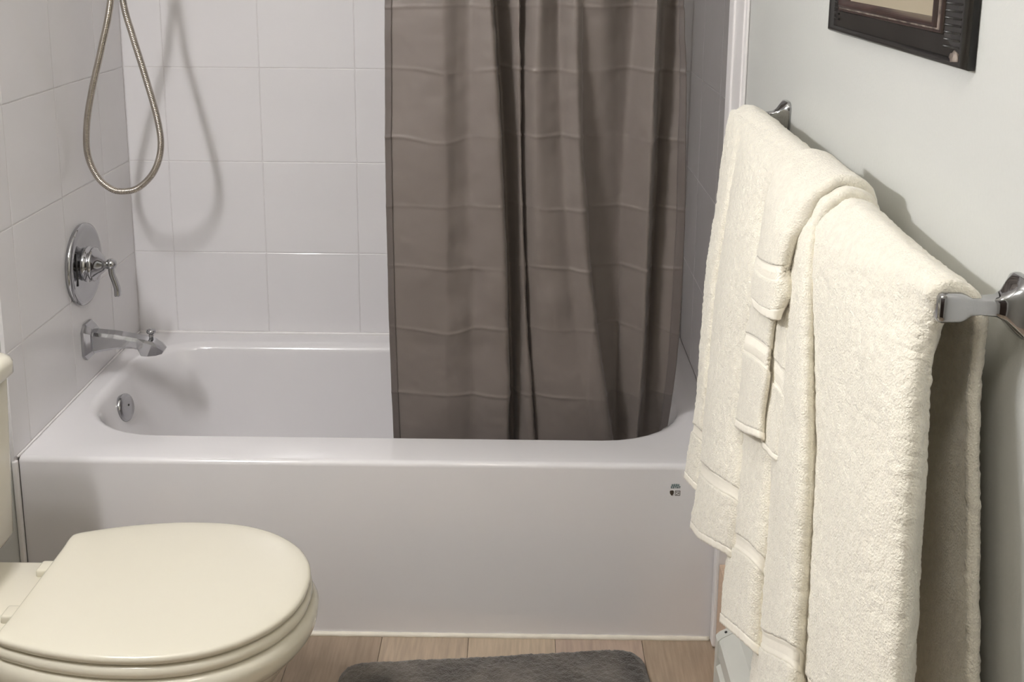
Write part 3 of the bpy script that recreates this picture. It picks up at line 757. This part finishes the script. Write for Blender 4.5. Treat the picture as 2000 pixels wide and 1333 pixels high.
# washcloth on top
tB = Thing('washcloth', (1.41, -0.70, 0.98), 'small cream washcloth draped on top of the hand towel, gathered to a narrow end', 'towel', 'cream towels on the bar')
rowsB = [
    [(1520, 300, 1.408), (1548, 312, 1.404), (1578, 340, 1.409), (1594, 360, 1.416)],
    [(1500, 380, 1.395), (1524, 385, 1.391), (1552, 395, 1.398), (1576, 402, 1.408)],
    [(1488, 450, 1.390), (1508, 456, 1.384), (1534, 464, 1.389), (1556, 466, 1.400)],
    [(1478, 510, 1.389), (1498, 523, 1.381), (1520, 530, 1.383), (1541, 525, 1.394)],
    [(1471, 562, 1.388), (1490, 580, 1.379), (1512, 588, 1.379), (1535, 578, 1.389)],
    [(1478, 600, 1.388), (1492, 614, 1.379), (1510, 623, 1.378), (1526, 624, 1.387)]]
towel(tB, 'terry_sheet', rowsB, 41, th=0.007, amp=0.0006, band=(0.052, 0.074), herring=True, hem=0.014, back=0.97, lift=0.024, dens=0.0026)

# ------------------------------------------------------------------ picture with carved frame
def build_picture():
    y0, y1, z0, z1 = -1.058, -0.560, 1.380, 2.02
    KZ = 0.56                                        # the bottom and top rails are narrower than the side rails
    t = Thing('framed_picture', (W, (y0+y1)/2, z0), 'black carved wood picture frame with dark red inner bead, hung above the towels', 'picture')
    def mould(prof):
        rings = []
        for ins, dep in prof:
            rings.append([(W-dep, y0+ins, z0+ins*KZ), (W-dep, y1-ins, z0+ins*KZ), (W-dep, y1-ins, z1-ins*KZ), (W-dep, y0+ins, z1-ins*KZ)])
        return loft(rings, True)
    def rnd(a, b, base, hgt, n=7):
        return [(a+(b-a)*s, base+hgt*math.sin(math.pi*s)) for s in np.linspace(0, 1, n)]
    t.add('outer_moulding', mould([(0.0, 0.001), (0.0, 0.008)]+rnd(0.0, 0.016, 0.008, 0.007)+[(0.017, 0.008)]), 'frame')
    t.add('fluted_band', mould([(0.017, 0.004), (0.017, 0.0095), (0.056, 0.0135), (0.057, 0.006)]), 'frame', False)
    t.add('inner_bead', mould([(0.057, 0.008)]+rnd(0.057, 0.064, 0.0140, 0.003, 5)+rnd(0.064, 0.082, 0.0130, 0.008)+[(0.085, 0.005)]), 'bead')
    t.add('worn_line', mould([(0.0625, 0.0140), (0.0635, 0.0165), (0.0665, 0.0175), (0.0675, 0.0140)]), 'worn', label='worn pale line along the inner bead')
    i_ = 0.080
    g = [(W-0.0075, y0+i_, z0+i_*KZ), (W-0.0075, y1-i_, z0+i_*KZ), (W-0.0075, y1-i_, z1-i_*KZ), (W-0.0075, y0+i_, z1-i_*KZ)]
    t.add('picture_sheet', (g+[(W-0.003, p[1], p[2]) for p in g], [(0, 3, 2, 1), (4, 5, 6, 7), (0, 1, 5, 4), (1, 2, 6, 5), (2, 3, 7, 6), (3, 0, 4, 7)]), 'sheet', False, label='plain beige sheet under glass')
    def rib_mesh():
        rr = []
        for a in np.linspace(0, math.pi, 7):
            rr.append([(-0.0014*math.sin(a), -0.0175, 0.0013*math.cos(a)), (-0.0014*math.sin(a)-0.0036, 0.0175, 0.0013*math.cos(a))])
        V = [p for q in rr for p in q]
        Fc = [(2*i, 2*i+1, 2*i+3, 2*i+2) for i in range(6)]+[tuple(2*i for i in range(7))[::-1], tuple(2*i+1 for i in range(7))]
        me = bpy.data.meshes.new('rib'); me.from_pydata(V, [], Fc); me.materials.append(M['frame'])
        me.polygons.foreach_set('use_smooth', [True]*len(me.polygons)); me.update(); return me
    me = rib_mesh()
    z = z0+0.020
    while z < z1-0.02:
        for yy, sgn in ((y0+0.037, 1), (y1-0.037, -1)):
            o = bpy.data.objects.new('rib', me); COL.objects.link(o); o.parent = t.o
            o.location = (-0.0096, yy-t.base[1], z-t.base[2])
            if sgn < 0: o.scale = (1, -1, 1)
        z += 0.0074
    bm = bmesh.new(); bmesh.ops.create_icosphere(bm, subdivisions=3, radius=1.0)
    for v in bm.verts:
        k = 1+0.45*float(vnoise(np.array([[*v.co]]), 2.2, 6)[0])
        v.co = Vector((W-0.011+v.co.x*0.003*k, y0+0.030+v.co.y*0.011*k, z0+0.0095+v.co.z*0.0065*k))
    bm.verts.index_update()
    t.add('corner_chip', ([tuple(v.co) for v in bm.verts], [tuple(v.index for v in f.verts) for f in bm.faces]), 'worn', label='pale chipped spot at the lower corner')
    bm.free()
build_picture()

# ------------------------------------------------------------------ baseboard heater and wooden baseboard
t = Thing('baseboard_heater', (W, -0.75, 0), 'white metal baseboard heater low on the wall under the towels', 'heater')
ya, yb = -1.45, -0.205
prof_cov = [(0.0005, 0.178), (0.020, 0.176), (0.048, 0.160), (0.054, 0.154), (0.054, 0.118), (0.051, 0.118), (0.051, 0.152), (0.046, 0.156), (0.019, 0.172), (0.0005, 0.174)]
t.add('top_cover', loft([[(W-d, y, z) for d, z in prof_cov] for y in (ya, yb)], True, True, True), 'heater', False)
prof_fr = [(0.058, 0.022), (0.058, 0.098), (0.050, 0.104), (0.048, 0.102), (0.054, 0.096), (0.054, 0.022)]
t.add('front_panel', loft([[(W-d, y, z) for d, z in prof_fr] for y in (ya, yb-0.02)], True, True, True), 'heater', False)
t.add('back_plate', box(W-0.004, W-0.0005, ya, yb, 0.01, 0.17), 'dark', False)
for y in (ya, yb-0.022):
    prof_e = [(0.0005, 0.012), (0.0575, 0.012), (0.0575, 0.153), (0.050, 0.161), (0.020, 0.1775), (0.0005, 0.1795)]
    t.add('end_cap', loft([[(W-d, y_, z) for d, z in prof_e] for y_ in (y, y+0.022)], True, True, True), 'heater', False)
t.add('screw', lathe([(0, 0.0028), (0.001, 0.0026), (0.0012, 0.001)], (W-0.040, yb-0.012, 0.1675), (-0.4, 0, 1), 10), 'dark')
structure('baseboard_right', box(W-0.023, W-0.0005, -0.200, -0.036, 0.001, 0.205, 0.002), 'wood', label='bare wooden baseboard between tub and heater')

# ------------------------------------------------------------------ bath mat
def build_mat():
    ang = math.radians(5.7)
    c = np.array([1.018, -0.083]); L_, Wd = 0.645, 0.44
    ux = np.array([math.cos(ang), math.sin(ang)]); uy = np.array([-math.sin(ang), math.cos(ang)])
    cen = c-uy*Wd/2
    nu, nv = 200, 140; P = np.zeros((nv, nu, 3)); r = 0.055
    # square-to-rounded-rectangle grid
    for i in range(nv):
        v = -1+2*i/(nv-1)
        for j in range(nu):
            u = -1+2*j/(nu-1)
            e = max(abs(u), abs(v))
            a, b = u*L_/2, v*Wd/2
            ex, ey = abs(a)-(L_/2-r), abs(b)-(Wd/2-r)
            if ex > 0 and ey > 0:
                d = math.hypot(ex, ey); mxx = max(ex, ey)
                a = math.copysign(L_/2-r+ex/d*mxx, a); b = math.copysign(Wd/2-r+ey/d*mxx, b)
            ed = min(L_/2-abs(u)*L_/2, Wd/2-abs(v)*Wd/2)
            z = 0.0015+0.021*min(1, (max(ed, 0)/0.018))**0.45
            p = cen+ux*a+uy*b
            P[i, j] = (p[0], p[1], z)
    fl = P.reshape(-1, 3)
    h = 0.0016*vnoise(fl, 150, 3)+0.0013*vnoise(fl, 300, 4)+0.0014*vnoise(fl, 25, 5)
    edge = np.clip((fl[:, 2]-0.002)/0.01, 0, 1)
    P[..., 2] += (h*edge).reshape(nv, nu)
    t = Thing('bath_mat', (cen[0], cen[1], 0), 'dark grey plush bath mat with rounded corners on the plank floor', 'bath mat')
    grid_ob('pile', P, 'mat', t.o, t.base)
    B = P.copy(); B[..., 2] = 0.0012
    o = grid_ob('backing', B[::6, ::6], 'mat', t.o, t.base, flip=True)
build_mat()

# ------------------------------------------------------------------ vanity lamp and added ceiling fill (outside the frame)
t = Thing('vanity_light', (-0.007, -0.97, 1.87), 'chrome vanity light with three opal globes on the left wall', 'lamp')
VLZ = 1.87
t.add('back_plate', box(-0.0065, 0.012, -1.17, -0.77, VLZ+0.01, VLZ+0.10, 0.005), 'chrome', False)
for y in (-1.10, -0.97, -0.84):
    t.add('arm', tube(catmull([(0.010, y, VLZ+0.060), (0.035, y, VLZ+0.066), (0.052, y, VLZ+0.058), (0.055, y, VLZ+0.035)], 8), 0.006, 12), 'chrome')
    prof = [(0.040*-math.cos(a), max(0.0005, 0.040*math.sin(a))) for a in np.linspace(0.0, math.pi, 15)]
    t.add('globe', lathe(prof, (0.055, y, VLZ), (0, 0, 1), 24), 'globe')
t = Thing('ceiling_fill', (0.95, -1.9, CZ), 'added ceiling fill light, round and flush, with a white diffuser', 'lamp')  # unseen fixture, added as fill to lift the ambient light
t.add('rim', lathe([(0.0005, 0.17), (0.02, 0.17), (0.03, 0.16)], (0.95, -1.9, CZ), (0, 0, -1), 40), 'trim')
t.add('diffuser', lathe([(0.028, 0.158), (0.05, 0.14), (0.066, 0.10), (0.074, 0.05), (0.076, 0.001)], (0.95, -1.9, CZ), (0, 0, -1), 40), 'diffuser')
